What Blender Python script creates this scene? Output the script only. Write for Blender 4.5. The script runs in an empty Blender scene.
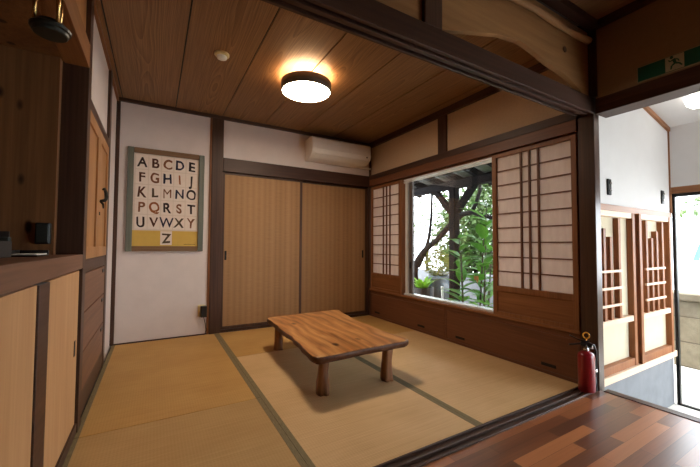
import bpy, bmesh, math, random
from mathutils import Vector, Matrix, noise as mnoise
random.seed(7)
PI = math.pi
SC = bpy.context.scene
COL = SC.collection

# ------------------------------------------------------------------ materials
class NT:
    def __init__(s, name):
        s.m = bpy.data.materials.new(name); s.m.use_nodes = True
        s.t = s.m.node_tree; s.n = s.t.nodes; s.n.clear()
        s.out = s.new('ShaderNodeOutputMaterial')
    def new(s, typ, **kw):
        nd = s.n.new(typ)
        for k, v in kw.items(): setattr(nd, k, v)
        return nd
    def put(s, sock, v):
        if v is None: return
        if isinstance(v, bpy.types.NodeSocket): s.t.links.new(v, sock)
        else:
            if sock.type == 'RGBA' and len(v) == 3: v = (*v, 1)
            sock.default_value = v
    def math(s, op, a, b=None, c=None):
        nd = s.new('ShaderNodeMath', operation=op)
        for i, v in enumerate((a, b, c)): s.put(nd.inputs[i], v)
        return nd.outputs[0]
    def coords(s, kind='Object'):
        return s.new('ShaderNodeTexCoord').outputs[kind]
    def mapping(s, vec, scale=(1, 1, 1), loc=(0, 0, 0), rot=(0, 0, 0)):
        nd = s.new('ShaderNodeMapping')
        s.put(nd.inputs['Vector'], vec); nd.inputs['Scale'].default_value = scale
        nd.inputs['Location'].default_value = loc; nd.inputs['Rotation'].default_value = rot
        return nd.outputs[0]
    def noise(s, vec, scale=5, detail=4, rough=.55, dist=0):
        nd = s.new('ShaderNodeTexNoise'); s.put(nd.inputs['Vector'], vec)
        nd.inputs['Scale'].default_value = scale; nd.inputs['Detail'].default_value = detail
        nd.inputs['Roughness'].default_value = rough; nd.inputs['Distortion'].default_value = dist
        return nd.outputs['Fac']
    def ramp(s, fac, stops):
        nd = s.new('ShaderNodeValToRGB'); s.put(nd.inputs[0], fac)
        e = nd.color_ramp.elements
        while len(e) < len(stops): e.new(.5)
        for i, (p, c) in enumerate(stops): e[i].position = p; e[i].color = (*c, 1)
        return nd.outputs[0]
    def mix(s, fac, a, b, mode='MIX'):
        nd = s.new('ShaderNodeMix', data_type='RGBA', blend_type=mode)
        s.put(nd.inputs[0], fac); s.put(nd.inputs[6], a); s.put(nd.inputs[7], b)
        return nd.outputs[2]
    def bsdf(s, color, rough=.6, spec=.3, metal=0, bump=None, bstr=.2, bdist=.002, emit=None, estr=0, coat=0):
        b = s.new('ShaderNodeBsdfPrincipled')
        s.put(b.inputs['Base Color'], color); s.put(b.inputs['Roughness'], rough)
        b.inputs['Specular IOR Level'].default_value = spec; b.inputs['Metallic'].default_value = metal
        b.inputs['Coat Weight'].default_value = coat
        if emit is not None:
            s.put(b.inputs['Emission Color'], emit); b.inputs['Emission Strength'].default_value = estr
        if bump is not None:
            bp = s.new('ShaderNodeBump'); bp.inputs['Strength'].default_value = bstr
            bp.inputs['Distance'].default_value = bdist
            s.put(bp.inputs['Height'], bump); s.t.links.new(bp.outputs[0], b.inputs['Normal'])
        return b.outputs[0]
    def done(s, sh):
        s.t.links.new(sh, s.out.inputs[0]); return s.m

def srgb(r, g, b):
    f = lambda c: c/12.92 if c <= .04045 else ((c+.055)/1.055)**2.4
    return tuple(f(v/255) for v in (r, g, b))

def wood(name, dark, light, axis='Z', rough=.5, spec=.3, fine=70, broad=7, bstr=.15, coat=0, knots=False):
    """straight grained timber, the grain running along one axis"""
    N = NT(name); co = N.coords()
    def st(a, c): return tuple(c if k == axis else a for k in 'XYZ')
    n1 = N.noise(N.mapping(co, st(fine, 1.6)), 1, 3, .6)
    n2 = N.noise(N.mapping(co, st(broad, .6)), 1, 4, .6, .6)
    f = N.math('ADD', N.math('MULTIPLY', n1, .45), N.math('MULTIPLY', n2, .55))
    c = N.ramp(f, [(.32, dark), (.68, light)])
    if knots:
        v = N.new('ShaderNodeTexVoronoi'); N.put(v.inputs['Vector'], N.mapping(co, st(9, 4.2))); v.inputs['Scale'].default_value = 1
        k = N.ramp(v.outputs['Distance'], [(.10, (1, 1, 1)), (.17, (0, 0, 0))])
        c = N.mix(k, c, tuple(x*.3 for x in dark))
    return N.done(N.bsdf(c, rough, spec, bump=f, bstr=bstr, bdist=.001, coat=coat))

def plain(name, color, rough=.6, spec=.3, metal=0, var=.06, scale=12, bstr=.05, coat=0):
    N = NT(name); n = N.noise(N.coords(), scale, 4)
    c = N.ramp(n, [(.3, tuple(x*(1-var) for x in color)), (.7, tuple(min(1, x*(1+var)) for x in color))])
    return N.done(N.bsdf(c, rough, spec, metal, bump=n, bstr=bstr, coat=coat))

def emissive(name, color, strength):
    N = NT(name); e = N.new('ShaderNodeEmission')
    N.put(e.inputs[0], color); e.inputs[1].default_value = strength
    return N.done(e.outputs[0])

M = {}
M['dark'] = wood('dark_stained_timber', srgb(52, 34, 27), srgb(84, 58, 45), 'X', .45, .3)
M['darkY'] = wood('dark_stained_timber_y', srgb(52, 34, 27), srgb(84, 58, 45), 'Y', .45, .3)
M['darkZ'] = wood('dark_stained_timber_z', srgb(56, 38, 30), srgb(92, 66, 52), 'Z', .45, .3)
M['post_gloss'] = wood('polished_dark_post', srgb(56, 38, 30), srgb(92, 66, 52), 'Z', .28, .5, bstr=.04)
M['midY'] = wood('brown_timber_y', srgb(112, 70, 42), srgb(158, 108, 68), 'Y', .45, .3)
M['midZ'] = wood('brown_timber_z', srgb(112, 70, 42), srgb(158, 108, 68), 'Z', .45, .3)
M['midX'] = wood('brown_timber_x', srgb(124, 80, 52), srgb(170, 120, 82), 'X', .45, .3)
M['chest'] = wood('red_brown_chest_timber', srgb(92, 58, 40), srgb(128, 84, 58), 'Y', .45, .3, broad=5)
M['board'] = wood('old_board_timber', srgb(98, 68, 52), srgb(136, 98, 76), 'Y', .5, .25, broad=5)
M['lattice'] = wood('shoji_lattice', srgb(96, 60, 42), srgb(136, 92, 66), 'Z', .5, .3)
M['gold'] = wood('golden_cedar', srgb(140, 94, 54), srgb(182, 132, 84), 'Z', .42, .35)
M['paleZ'] = wood('pale_plywood', srgb(176, 130, 88), srgb(202, 158, 114), 'Z', .5, .25, fine=40, broad=6)
M['cedar'] = wood('knotty_cedar', srgb(98, 64, 40), srgb(138, 96, 62), 'Z', .5, .25, broad=9, knots=True)
M['natural'] = wood('natural_transom_timber', srgb(138, 98, 62), srgb(180, 136, 90), 'X', .5, .25, fine=30, broad=5)
M['slat'] = wood('door_timber_shade_tone', srgb(120, 70, 40), srgb(162, 106, 66), 'Z', .5, .25)  # bars and stiles: the door wood darkened for the shade on their sides
M['slatX'] = wood('door_timber_lit_tone_x', srgb(214, 182, 154), srgb(234, 208, 184), 'X', .5, .25)  # rails and sill: same wood paled, the light on their fronts put into colour
M['frame_brown'] = wood('picture_frame_timber', srgb(104, 78, 56), srgb(142, 112, 84), 'X', .5, .25)
M['frame_green'] = wood('picture_frame_weathered_timber', srgb(86, 90, 84), srgb(118, 120, 108), 'Z', .5, .25)
M['white_wall'] = plain('white_plaster', srgb(216, 204, 198), .9, .1, var=.03, scale=8, bstr=.03)
M['entry_wall'] = plain('entrance_plaster', srgb(208, 206, 205), .9, .1, var=.02, scale=8, bstr=.03)
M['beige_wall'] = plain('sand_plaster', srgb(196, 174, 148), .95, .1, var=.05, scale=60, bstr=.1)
M['shade_wall'] = plain('sand_plaster_shade_tone', srgb(146, 122, 98), .95, .1, var=.05, scale=60, bstr=.1)  # same sand plaster darkened, the front room's shade put into its colour
M['concrete'] = plain('grey_concrete', srgb(126, 129, 134), .8, .2, var=.1, scale=7, bstr=.1)
M['black'] = plain('black_plastic', (.012, .012, .013), .35, .4)
M['iron'] = plain('black_iron', (.015, .014, .013), .45, .5, .6)
M['alu'] = plain('aluminium', (.8, .82, .84), .4, .5, .15)
M['bronze_alu'] = plain('grey_brown_sash', (.17, .15, .14), .4, .5, .5)
M['steel'] = plain('steel', (.5, .5, .5), .25, .5, 1)
M['brass'] = plain('brass', (.65, .42, .16), .25, .5, 1)
M['white_plastic'] = plain('white_plastic', srgb(236, 232, 224), .4, .4, var=.01)
M['cream_plastic'] = plain('cream_plastic', srgb(226, 208, 150), .45, .4, var=.02)
M['red'] = plain('red_enamel', srgb(132, 16, 28), .28, .5, var=.03, coat=.4)
M['yellow'] = plain('yellow_plastic', srgb(226, 160, 40), .4, .4)
M['pewter'] = plain('dark_green_metal', srgb(52, 57, 54), .4, .5, .4)
M['shade_metal'] = plain('dark_brown_shade', srgb(104, 90, 74), .5, .3)
M['sign_green'] = plain('sign_green', srgb(10, 84, 68), .35, .4, var=.02)
M['sign_white'] = plain('sign_white', srgb(176, 172, 148), .4, .4, var=.02)
M['sign_edge'] = plain('sign_edge_beige', srgb(150, 140, 118), .5, .3, var=.02)
M['pink'] = plain('pink_cloth', srgb(226, 170, 160), .8, .1)
M['paper_white'] = plain('print_paper', srgb(214, 196, 180), .8, .1, var=.03, scale=30)
M['paper_cell'] = plain('print_paper_cell', srgb(226, 210, 196), .8, .1, var=.03, scale=30)
M['paper_yellow'] = plain('print_yellow', srgb(206, 170, 88), .8, .1, var=.04)
M['lamp_face'] = emissive('lamp_diffuser', (1, .83, .63), 44)
M['lamp_up'] = emissive('lamp_upper_ring', (1, .6, .3), 22)
M['globe'] = emissive('entrance_globe', (1, .95, .88), 5)
M['bark'] = plain('dark_bark', srgb(26, 23, 22), .9, .1, var=.35, scale=18, bstr=.6)
M['veranda'] = wood('weathered_dark_timber', srgb(18, 17, 19), srgb(34, 31, 31), 'Z', .8, .05)
M['verandaY'] = wood('weathered_dark_timber_y', srgb(18, 18, 20), srgb(32, 31, 33), 'Y', .8, .05)
M['pot_blue'] = plain('grey_blue_glaze', srgb(72, 82, 88), .35, .4, var=.18, scale=9)
M['pot_dark'] = plain('dark_pot', srgb(52, 48, 46), .6, .3)
M['white_pole'] = plain('white_pipe', srgb(232, 232, 228), .4, .4)
M['stem'] = plain('dark_stem', srgb(70, 66, 44), .6, .3)
M['van_white'] = plain('van_white', srgb(240, 242, 244), .3, .5, var=.01)
M['lettering_blue'] = plain('blue_lettering', srgb(96, 124, 176), .5, .3)
M['window_dark'] = plain('tinted_glass', srgb(70, 84, 92), .15, .5)
M['rubber'] = plain('tyre_rubber', (.02, .02, .02), .7, .2)

def leaf_mat(name, a, b):
    N = NT(name)
    geo = N.new('ShaderNodeNewGeometry')
    n = N.noise(N.coords(), 3.5, 3)
    c = N.ramp(n, [(.3, a), (.7, b)])
    d = N.bsdf(c, .4, .4)
    t = N.new('ShaderNodeBsdfTranslucent'); N.put(t.inputs[0], c)
    m = N.new('ShaderNodeMixShader'); m.inputs[0].default_value = .35
    N.t.links.new(d, m.inputs[1]); N.t.links.new(t.outputs[0], m.inputs[2])
    return N.done(m.outputs[0])
M['leaf_ginger'] = leaf_mat('ginger_leaf', srgb(50, 104, 36), srgb(104, 160, 58))
M['leaf_fern'] = leaf_mat('fern_leaf', srgb(86, 136, 30), srgb(140, 186, 58))
M['leaf_tree'] = leaf_mat('tree_leaf', srgb(52, 74, 36), srgb(88, 108, 60))
M['leaf_bush'] = leaf_mat('bush_leaf', srgb(70, 78, 30), srgb(140, 136, 52))
M['leaf_hedge'] = leaf_mat('hedge_leaf', srgb(56, 80, 40), srgb(98, 120, 70))
M['flower'] = leaf_mat('orange_bract', srgb(176, 104, 54), srgb(200, 140, 84))

def glass_mat():
    N = NT('window_glass')
    t = N.new('ShaderNodeBsdfTransparent'); t.inputs[0].default_value = (.97, .98, .98, 1)
    g = N.new('ShaderNodeBsdfGlossy'); g.inputs['Roughness'].default_value = .02
    fr = N.new('ShaderNodeFresnel'); fr.inputs[0].default_value = 1.45
    m = N.new('ShaderNodeMixShader')
    N.t.links.new(N.math('MULTIPLY', fr.outputs[0], .3), m.inputs[0])
    N.t.links.new(t.outputs[0], m.inputs[1]); N.t.links.new(g.outputs[0], m.inputs[2])
    return N.done(m.outputs[0])
M['glass'] = glass_mat()

def shoji_paper():
    N = NT('shoji_paper'); n = N.noise(N.mapping(N.coords(), (30, 30, 8)), 1, 4)
    c = N.ramp(n, [(.3, srgb(226, 212, 204)), (.7, srgb(238, 226, 218))])
    d = N.bsdf(c, .9, .05)
    t = N.new('ShaderNodeBsdfTranslucent'); N.put(t.inputs[0], c)
    m = N.new('ShaderNodeMixShader'); m.inputs[0].default_value = .3
    N.t.links.new(d, m.inputs[1]); N.t.links.new(t.outputs[0], m.inputs[2])
    return N.done(m.outputs[0])
M['paper'] = shoji_paper()
M['door_panel'] = plain('cream_door_panel', srgb(202, 192, 168), .8, .1, var=.03)

def tatami_mat_m(nm, a_, b_):
    N = NT(nm); co = N.coords()
    a = N.noise(N.mapping(co, (2.5, 420, 10)), 1, 2, .5)
    b = N.noise(co, 3, 3)
    w = N.new('ShaderNodeTexWave', wave_type='BANDS', bands_direction='X'); N.put(w.inputs[0], co)
    w.inputs['Scale'].default_value = 22
    f = N.math('ADD', N.math('MULTIPLY', a, .55), N.math('ADD', N.math('MULTIPLY', b, .35), N.math('MULTIPLY', w.outputs['Fac'], .06)))
    c = N.ramp(f, [(.3, a_), (.68, b_)])
    return N.done(N.bsdf(c, .62, .25, bump=a, bstr=.25, bdist=.001))
M['tatami'] = tatami_mat_m('rush_sheen_golden', srgb(180, 136, 78), srgb(208, 166, 102))  # one rush for all mats; sheen by weave direction is put into colour
M['tatami_b'] = tatami_mat_m('rush_sheen_brown', srgb(172, 136, 86), srgb(200, 164, 112))  # same rush, browner for the duller sheen of the front mat
M['tatami_c'] = tatami_mat_m('rush_daylit_pale', srgb(196, 158, 110), srgb(224, 188, 140))  # same rush paled, daylight from window and entrance put into its colour
def border_m():
    N = NT('tatami_border_cloth'); co = N.coords()
    w = N.noise(N.mapping(co, (500, 30, 1)), 1, 2)
    c = N.ramp(w, [(.3, srgb(116, 104, 80)), (.7, srgb(146, 132, 102))])
    return N.done(N.bsdf(c, .8, .1, bump=w, bstr=.2, bdist=.001))
M['border'] = border_m()

def fusuma_m():
    """woven reed cloth: fine horizontal weft in vertical strips"""
    N = NT('woven_reed_cloth'); co = N.coords()
    s = N.new('ShaderNodeSeparateXYZ'); N.put(s.inputs[0], co)
    u = N.math('FRACT', N.math('MULTIPLY', s.outputs[0], 15.5))
    tri = N.math('ABSOLUTE', N.math('SUBTRACT', u, .5))
    k = N.math('FLOOR', N.math('MULTIPLY', s.outputs[0], 15.5))
    wv = N.noise(N.mapping(co, (9, 9, 330)), 1, 2)
    r = N.new('ShaderNodeTexWhiteNoise', noise_dimensions='1D'); N.put(r.inputs['W'], k)
    f = N.math('ADD', N.math('ADD', N.math('MULTIPLY', tri, .34), N.math('MULTIPLY', wv, .55)), N.math('MULTIPLY', r.outputs[0], .14))
    c = N.ramp(f, [(.15, srgb(176, 136, 94)), (.8, srgb(128, 94, 62))])
    return N.done(N.bsdf(c, .6, .25, bump=wv, bstr=.3, bdist=.001))
M['fusuma'] = fusuma_m()

def ceiling_m(name, per, off, d, l):
    """wide cedar boards along Y with arched annual rings"""
    N = NT(name); co = N.coords()
    s = N.new('ShaderNodeSeparateXYZ'); N.put(s.inputs[0], co)
    q = N.math('DIVIDE', N.math('SUBTRACT', s.outputs[0], off), per)
    k = N.math('FLOOR', q); u = N.math('SUBTRACT', N.math('FRACT', q), .5)
    r = N.new('ShaderNodeTexWhiteNoise', noise_dimensions='1D'); N.put(r.inputs['W'], k)
    u2 = N.math('ADD', u, N.math('MULTIPLY', N.math('SUBTRACT', r.outputs[0], .5), .3))
    cb = N.new('ShaderNodeCombineXYZ'); N.put(cb.inputs[0], N.math('MULTIPLY', u2, 2.2))
    N.put(cb.inputs[1], N.math('ADD', N.math('MULTIPLY', s.outputs[1], 1.1), N.math('MULTIPLY', r.outputs[0], 37)))
    n = N.noise(cb.outputs[0], .9, 1, .4)
    t = N.math('ADD', N.math('MULTIPLY', N.math('POWER', N.math('ABSOLUTE', u2), 1.9), 7.5), N.math('MULTIPLY', n, .9))
    ring = N.math('FRACT', N.math('MULTIPLY', t, 11))
    fine = N.noise(N.mapping(co, (150, 2.5, 10)), 1, 3)
    f = N.math('ADD', N.math('MULTIPLY', ring, .26), N.math('MULTIPLY', fine, .74))
    c = N.ramp(f, [(.22, l), (.75, d)])
    return N.done(N.bsdf(c, .45, .3, bump=fine, bstr=.1, bdist=.001))
M['ceiling'] = ceiling_m('cedar_ceiling_boards', .455, .015, srgb(108, 77, 49), srgb(164, 124, 82))
M['ceiling2'] = ceiling_m('front_room_ceiling_boards', .3, 0, srgb(124, 88, 60), srgb(160, 120, 84))

def floor_m():
    N = NT('merbau_strip_floor'); co = N.coords()
    br = N.new('ShaderNodeTexBrick', offset=.37, offset_frequency=2, squash=1)
    N.put(br.inputs['Vector'], N.mapping(co, (1, 1, 1), (0.1, .0085, 0)))
    br.inputs['Color1'].default_value = (0, 0, 0, 1); br.inputs['Color2'].default_value = (1, 1, 1, 1)
    br.inputs['Mortar'].default_value = (.2, .2, .2, 1)
    br.inputs['Scale'].default_value = 1; br.inputs['Mortar Size'].default_value = .0006
    br.inputs['Brick Width'].default_value = .60; br.inputs['Row Height'].default_value = .0605
    br.inputs['Bias'].default_value = 0
    sp = N.new('ShaderNodeSeparateColor'); N.put(sp.inputs[0], br.outputs['Color'])
    g = N.noise(N.mapping(co, (3, 90, 10)), 1, 3)
    g2 = N.noise(N.mapping(co, (2, 16, 10)), 1, 4)
    f = N.math('ADD', N.math('MULTIPLY', sp.outputs[0], .62), N.math('ADD', N.math('MULTIPLY', g, .2), N.math('MULTIPLY', g2, .2)))
    c = N.ramp(f, [(.12, srgb(72, 41, 28)), (.36, srgb(110, 65, 40)), (.62, srgb(154, 94, 56)), (.92, srgb(188, 122, 76))])
    c = N.mix(br.outputs['Fac'], c, srgb(34, 20, 15))
    return N.done(N.bsdf(c, .30, .7, bump=g, bstr=.08, bdist=.001))
M['floor'] = floor_m()

def table_m():
    N = NT('slab_table_timber'); co = N.coords()
    w = N.noise(N.mapping(co, (1.6, .5, 1)), 2, 3, .5)
    sep = N.new('ShaderNodeSeparateXYZ'); N.put(sep.inputs[0], co)
    t = N.math('ADD', N.math('MULTIPLY', sep.outputs[0], 3.0), N.math('MULTIPLY', w, 1.4))
    ring = N.math('ABSOLUTE', N.math('SUBTRACT', N.math('FRACT', N.math('MULTIPLY', t, 3.4)), .5))
    fine = N.noise(N.mapping(co, (110, 4, 20)), 1, 3)
    br = N.noise(N.mapping(co, (6, 1.2, 4)), 1, 4, .6, .5)
    f = N.math('ADD', N.math('MULTIPLY', ring, .4), N.math('ADD', N.math('MULTIPLY', fine, .35), N.math('MULTIPLY', br, .5)))
    c = N.ramp(f, [(.3, srgb(104, 62, 32)), (.5, srgb(182, 120, 68)), (.78, srgb(226, 172, 110))])
    v = N.new('ShaderNodeTexVoronoi'); N.put(v.inputs['Vector'], N.mapping(co, (4.2, 2.4, 1))); v.inputs['Scale'].default_value = 1
    k = N.ramp(v.outputs['Distance'], [(.06, (1, 1, 1)), (.12, (0, 0, 0))])
    c = N.mix(k, c, srgb(58, 32, 18))
    return N.done(N.bsdf(c, .3, .45, bump=fine, bstr=.08, bdist=.001, coat=.15))
M['table'] = table_m()
M['bark_table'] = plain('dark_live_edge', srgb(86, 52, 31), .5, .35, var=.4, scale=22, bstr=.4)
M['leg_table'] = wood('peeled_log_leg', srgb(92, 56, 32), srgb(146, 96, 58), 'Z', .5, .35, fine=45, broad=12, bstr=.4)

def stone_m():
    N = NT('stacked_stone'); co = N.coords()
    br = N.new('ShaderNodeTexBrick', offset=.5)
    cb = N.new('ShaderNodeCombineXYZ'); sp = N.new('ShaderNodeSeparateXYZ'); N.put(sp.inputs[0], co)
    N.put(cb.inputs[0], sp.outputs[1]); N.put(cb.inputs[1], sp.outputs[2])
    N.put(br.inputs['Vector'], cb.outputs[0])
    br.inputs['Scale'].default_value = 1; br.inputs['Brick Width'].default_value = .62; br.inputs['Row Height'].default_value = .3
    br.inputs['Mortar Size'].default_value = .006; br.inputs['Mortar'].default_value = (*srgb(84, 78, 68), 1)
    br.inputs['Color1'].default_value = (*srgb(132, 122, 104), 1); br.inputs['Color2'].default_value = (*srgb(116, 108, 94), 1)
    n = N.noise(co, 9, 6, .65)
    c = N.mix(N.ramp(n, [(.35, (0, 0, 0)), (.7, (.5, .5, .5))]), br.outputs['Color'], srgb(84, 74, 60))
    v = N.noise(co, 28, 3)
    return N.done(N.bsdf(c, .9, .1, bump=n, bstr=.5, bdist=.01))
M['stone'] = stone_m()
M['pave'] = plain('pale_paving', srgb(206, 202, 194), .85, .15, var=.08, scale=6, bstr=.1)
M['soil'] = plain('garden_soil', srgb(120, 112, 98), .95, .1, var=.2, scale=9, bstr=.3)
M['roof_sheet'] = plain('grey_roof_sheet', srgb(128, 130, 128), .6, .3, var=.15, scale=14)

# ------------------------------------------------------------------ mesh builder
ROOT = {}
class MB:
    def __init__(s): s.bm = bmesh.new(); s.mats = []; s.cur = 0
    def mat(s, m):
        if m not in s.mats: s.mats.append(m)
        s.cur = s.mats.index(m); return s
    def _tag(s, faces, smooth=False):
        for f in faces: f.material_index = s.cur; f.smooth = smooth
    def box(s, x0, x1, y0, y1, z0, z1, bev=.0015):
        x0, x1 = sorted((x0, x1)); y0, y1 = sorted((y0, y1)); z0, z1 = sorted((z0, z1))
        vs = [s.bm.verts.new((x, y, z)) for x in (x0, x1) for y in (y0, y1) for z in (z0, z1)]
        idx = [(0, 1, 3, 2), (4, 6, 7, 5), (0, 4, 5, 1), (2, 3, 7, 6), (0, 2, 6, 4), (1, 5, 7, 3)]
        fs = [s.bm.faces.new([vs[i] for i in q]) for q in idx]
        s._tag(fs)
        bev = min(bev, .3*min(x1-x0, y1-y0, z1-z0))
        if bev > 0:
            es = list({e for f in fs for e in f.edges})
            r = bmesh.ops.bevel(s.bm, geom=es, offset=bev, segments=1, affect='EDGES', profile=.5)
            s._tag(r['faces'])
        return s
    def obox(s, c, ex, ey, ez):
        """oriented box: centre and three half-extent vectors"""
        c = Vector(c); ex, ey, ez = Vector(ex), Vector(ey), Vector(ez)
        vs = [s.bm.verts.new(c+i*ex+j*ey+k*ez) for i in (-1, 1) for j in (-1, 1) for k in (-1, 1)]
        idx = [(0, 1, 3, 2), (4, 6, 7, 5), (0, 4, 5, 1), (2, 3, 7, 6), (0, 2, 6, 4), (1, 5, 7, 3)]
        s._tag([s.bm.faces.new([vs[i] for i in q]) for q in idx]); return s
    def bar(s, p0, p1, w, h, up=(0, 0, 1)):
        p0, p1 = Vector(p0), Vector(p1); d = (p1-p0); L = d.length; d.normalize()
        sd = d.cross(Vector(up)).normalized(); u = sd.cross(d)
        return s.obox((p0+p1)/2, d*L/2, sd*w/2, u*h/2)
    def tube(s, pts, radii, n=10, caps=True, wob=0):
        pts = [Vector(p) for p in pts]
        if not isinstance(radii, (list, tuple)): radii = [radii]*len(pts)
        rings = []; ref = None
        for i, p in enumerate(pts):
            d = (pts[min(i+1, len(pts)-1)]-pts[max(i-1, 0)]).normalized()
            if ref is None:
                ref = d.orthogonal().normalized()
            a = (ref-d*ref.dot(d)).normalized(); ref = a; b = d.cross(a)
            ring = []
            for k in range(n):
                t = 2*PI*k/n
                r = radii[i]*(1+wob*(mnoise.noise(p*9+Vector((math.cos(t), math.sin(t), 0))*1.7)))
                ring.append(s.bm.verts.new(p+(a*math.cos(t)+b*math.sin(t))*r))
            rings.append(ring)
        fs = []
        for r0, r1 in zip(rings, rings[1:]):
            for k in range(n): fs.append(s.bm.faces.new((r0[k], r0[(k+1) % n], r1[(k+1) % n], r1[k])))
        s._tag(fs, True)
        if caps:
            s._tag([s.bm.faces.new(rings[0][::-1]), s.bm.faces.new(rings[-1])])
        return s
    def lathe(s, prof, c=(0, 0, 0), n=28, smooth=True):
        """profile of (r, z) turned about a vertical axis through c"""
        c = Vector(c); rings = []
        for r, z in prof:
            rings.append([s.bm.verts.new(c+Vector((r*math.cos(2*PI*k/n), r*math.sin(2*PI*k/n), z))) for k in range(n)] if r > 1e-6
                         else [s.bm.verts.new(c+Vector((0, 0, z)))])
        fs = []
        for a, b in zip(rings, rings[1:]):
            for k in range(n):
                k2 = (k+1) % n
                q = [a[k % len(a)], a[k2 % len(a)], b[k2 % len(b)], b[k % len(b)]]
                u = []
                for v in q:
                    if v not in u: u.append(v)
                if len(u) > 2: fs.append(s.bm.faces.new(u))
        s._tag(fs, smooth); return s
    def prism(s, poly, fn, a, b):
        """polygon of 2-D points; fn(u, v, w) gives the 3-D point, w from a to b"""
        v0 = [s.bm.verts.new(fn(u, v, a)) for u, v in poly]; v1 = [s.bm.verts.new(fn(u, v, b)) for u, v in poly]
        n = len(poly); fs = [s.bm.faces.new(v0[::-1]), s.bm.faces.new(v1)]
        for k in range(n): fs.append(s.bm.faces.new((v0[k], v0[(k+1) % n], v1[(k+1) % n], v1[k])))
        s._tag(fs); return s
    def quad(s, *p):
        s._tag([s.bm.faces.new([s.bm.verts.new(q) for q in p])]); return s
    def leaf(s, base, d, up, L, W, bend=.3, fold=.15, seg=6):
        """a strip leaf along d from base, drooping against up"""
        d = Vector(d).normalized(); up = Vector(up); sd = d.cross(up).normalized(); u = sd.cross(d)
        base = Vector(base); prev = None; fs = []
        for i in range(seg+1):
            t = i/seg; w = W*math.sin(PI*min(1, .06+t*.94)**.8)*.5
            p = base+d*L*t-Vector((0, 0, 1))*bend*L*t*t
            row = [s.bm.verts.new(p-sd*w+u*w*fold), s.bm.verts.new(p), s.bm.verts.new(p+sd*w+u*w*fold)]
            if prev:
                for k in (0, 1): fs.append(s.bm.faces.new((prev[k], prev[k+1], row[k+1], row[k])))
            prev = row
        s._tag(fs, True); return s
    def build(s, name, mats=None, parent=None, loc=None):
        if mats is not None:
            s.mats = mats if isinstance(mats, list) else [mats]
        bmesh.ops.recalc_face_normals(s.bm, faces=s.bm.faces)
        me = bpy.data.meshes.new(name)
        if parent is not None: org = ROOT[parent.name]
        else:
            if loc is None:
                vs = [v.co for v in s.bm.verts]
                loc = ((min(v.x for v in vs)+max(v.x for v in vs))/2, (min(v.y for v in vs)+max(v.y for v in vs))/2, min(v.z for v in vs))
            org = Vector(loc)
        for v in s.bm.verts: v.co -= org
        s.bm.to_mesh(me); s.bm.free()
        for m in s.mats: me.materials.append(M[m])
        o = bpy.data.objects.new(name, me); COL.objects.link(o)
        if parent is not None: o.parent = parent
        else: o.location = org
        ROOT[o.name] = org
        return o

def tag(o, label, cat, group=None, kind=None):
    o['label'] = label; o['category'] = cat
    if group: o['group'] = group
    if kind: o['kind'] = kind
    return o
def thing(name, label, cat, loc, group=None, kind=None):
    o = bpy.data.objects.new(name, None); o.empty_display_size = .05
    o.location = loc; COL.objects.link(o); ROOT[o.name] = Vector(loc)
    return tag(o, label, cat, group, kind)
def struct(mb, name, mats, label, cat):
    return tag(mb.build(name, mats), label, cat, None, 'structure')
def B(*a, **k): return MB().box(*a, **k)

W, D = 2.858, 2.65          # tatami room: width and depth; back wall on y=0, left wall on x=0
CZ = 2.35                   # its ceiling
FZ = 2.45                   # front room ceiling
GZ = -.49                   # entrance floor
YF = -6.4                   # far end of the front room, behind the camera

# ------------------------------------------------------------------ the shell
mb = MB()
mb.box(-.1, W+.15, .05, .17, -.1, 2.6, 0)
mb.box(0, .815, 0, .05, 0, CZ, 0)
mb.box(.94, W+.02, 0, .05, 1.89, CZ, 0)
struct(mb, 'wall_back', 'white_wall', 'white plaster back wall carrying the framed alphabet print and air conditioner', 'wall')
mb = MB()
mb.box(-.17, -.03, -.60, .05, -.1, 2.6, 0)
mb.box(-.17, -.03, -1.61, -.60, 1.75, 2.6, 0)
mb.box(-.17, -.10, -1.60, -.60, -.1, 1.8, 0)
struct(mb, 'wall_left', 'white_wall', 'white plaster strips of left wall above the tall cabinet', 'wall')
mb = MB()
mb.box(W+.01, W+.14, -2.66, .17, 1.86, 2.6, 0)
mb.box(W+.03, W+.14, -2.66, .17, -.3, .35, 0)
mb.box(W+.03, W+.14, -.06, .17, .3, 1.9, 0)
struct(mb, 'wall_right', 'beige_wall', 'sand coloured plaster wall above the garden window and its shoji', 'wall')
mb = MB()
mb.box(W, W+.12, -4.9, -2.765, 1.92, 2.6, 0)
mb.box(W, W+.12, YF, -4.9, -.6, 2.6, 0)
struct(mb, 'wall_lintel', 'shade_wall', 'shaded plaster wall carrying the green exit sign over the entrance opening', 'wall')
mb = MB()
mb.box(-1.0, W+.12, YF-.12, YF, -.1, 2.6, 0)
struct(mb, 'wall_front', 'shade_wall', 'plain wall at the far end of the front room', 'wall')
mb = MB()
mb.box(-.82, -.70, YF, -1.60, -.1, 2.6, 0)
struct(mb, 'wall_alcove', 'cedar', 'plain cedar wall at the back of the counter alcove', 'wall')
# floors
struct(B(-.82, W+.1, -2.755, .17, -.14, -.031, bev=0), 'floor', 'iron', 'subfloor beneath the tatami mats', 'floor')
mb = MB().box(-.82, W+.015, YF, -2.735, -.14, 0, 0)
fl = mb.build('floor_boards', 'floor', loc=(0, 0, 0)); tag(fl, 'glossy reddish brown strip wood floor in the foreground', 'floor', None, 'structure')
mb = MB().mat('pave').box(W+.015, 4.6, -9, -2.6, GZ-.1, GZ, 0).box(4.6, 16, -9, -1.2, GZ-.1, GZ, 0)
struct(mb, 'floor_entrance', None, 'pale paved ground of the entrance and street', 'floor')
struct(B(W+.015, W+.075, -4.9, -2.765, GZ, .004), 'trim_1', 'darkY', 'dark floor edge beam where the wood floor drops to the entrance', 'sill')
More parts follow.
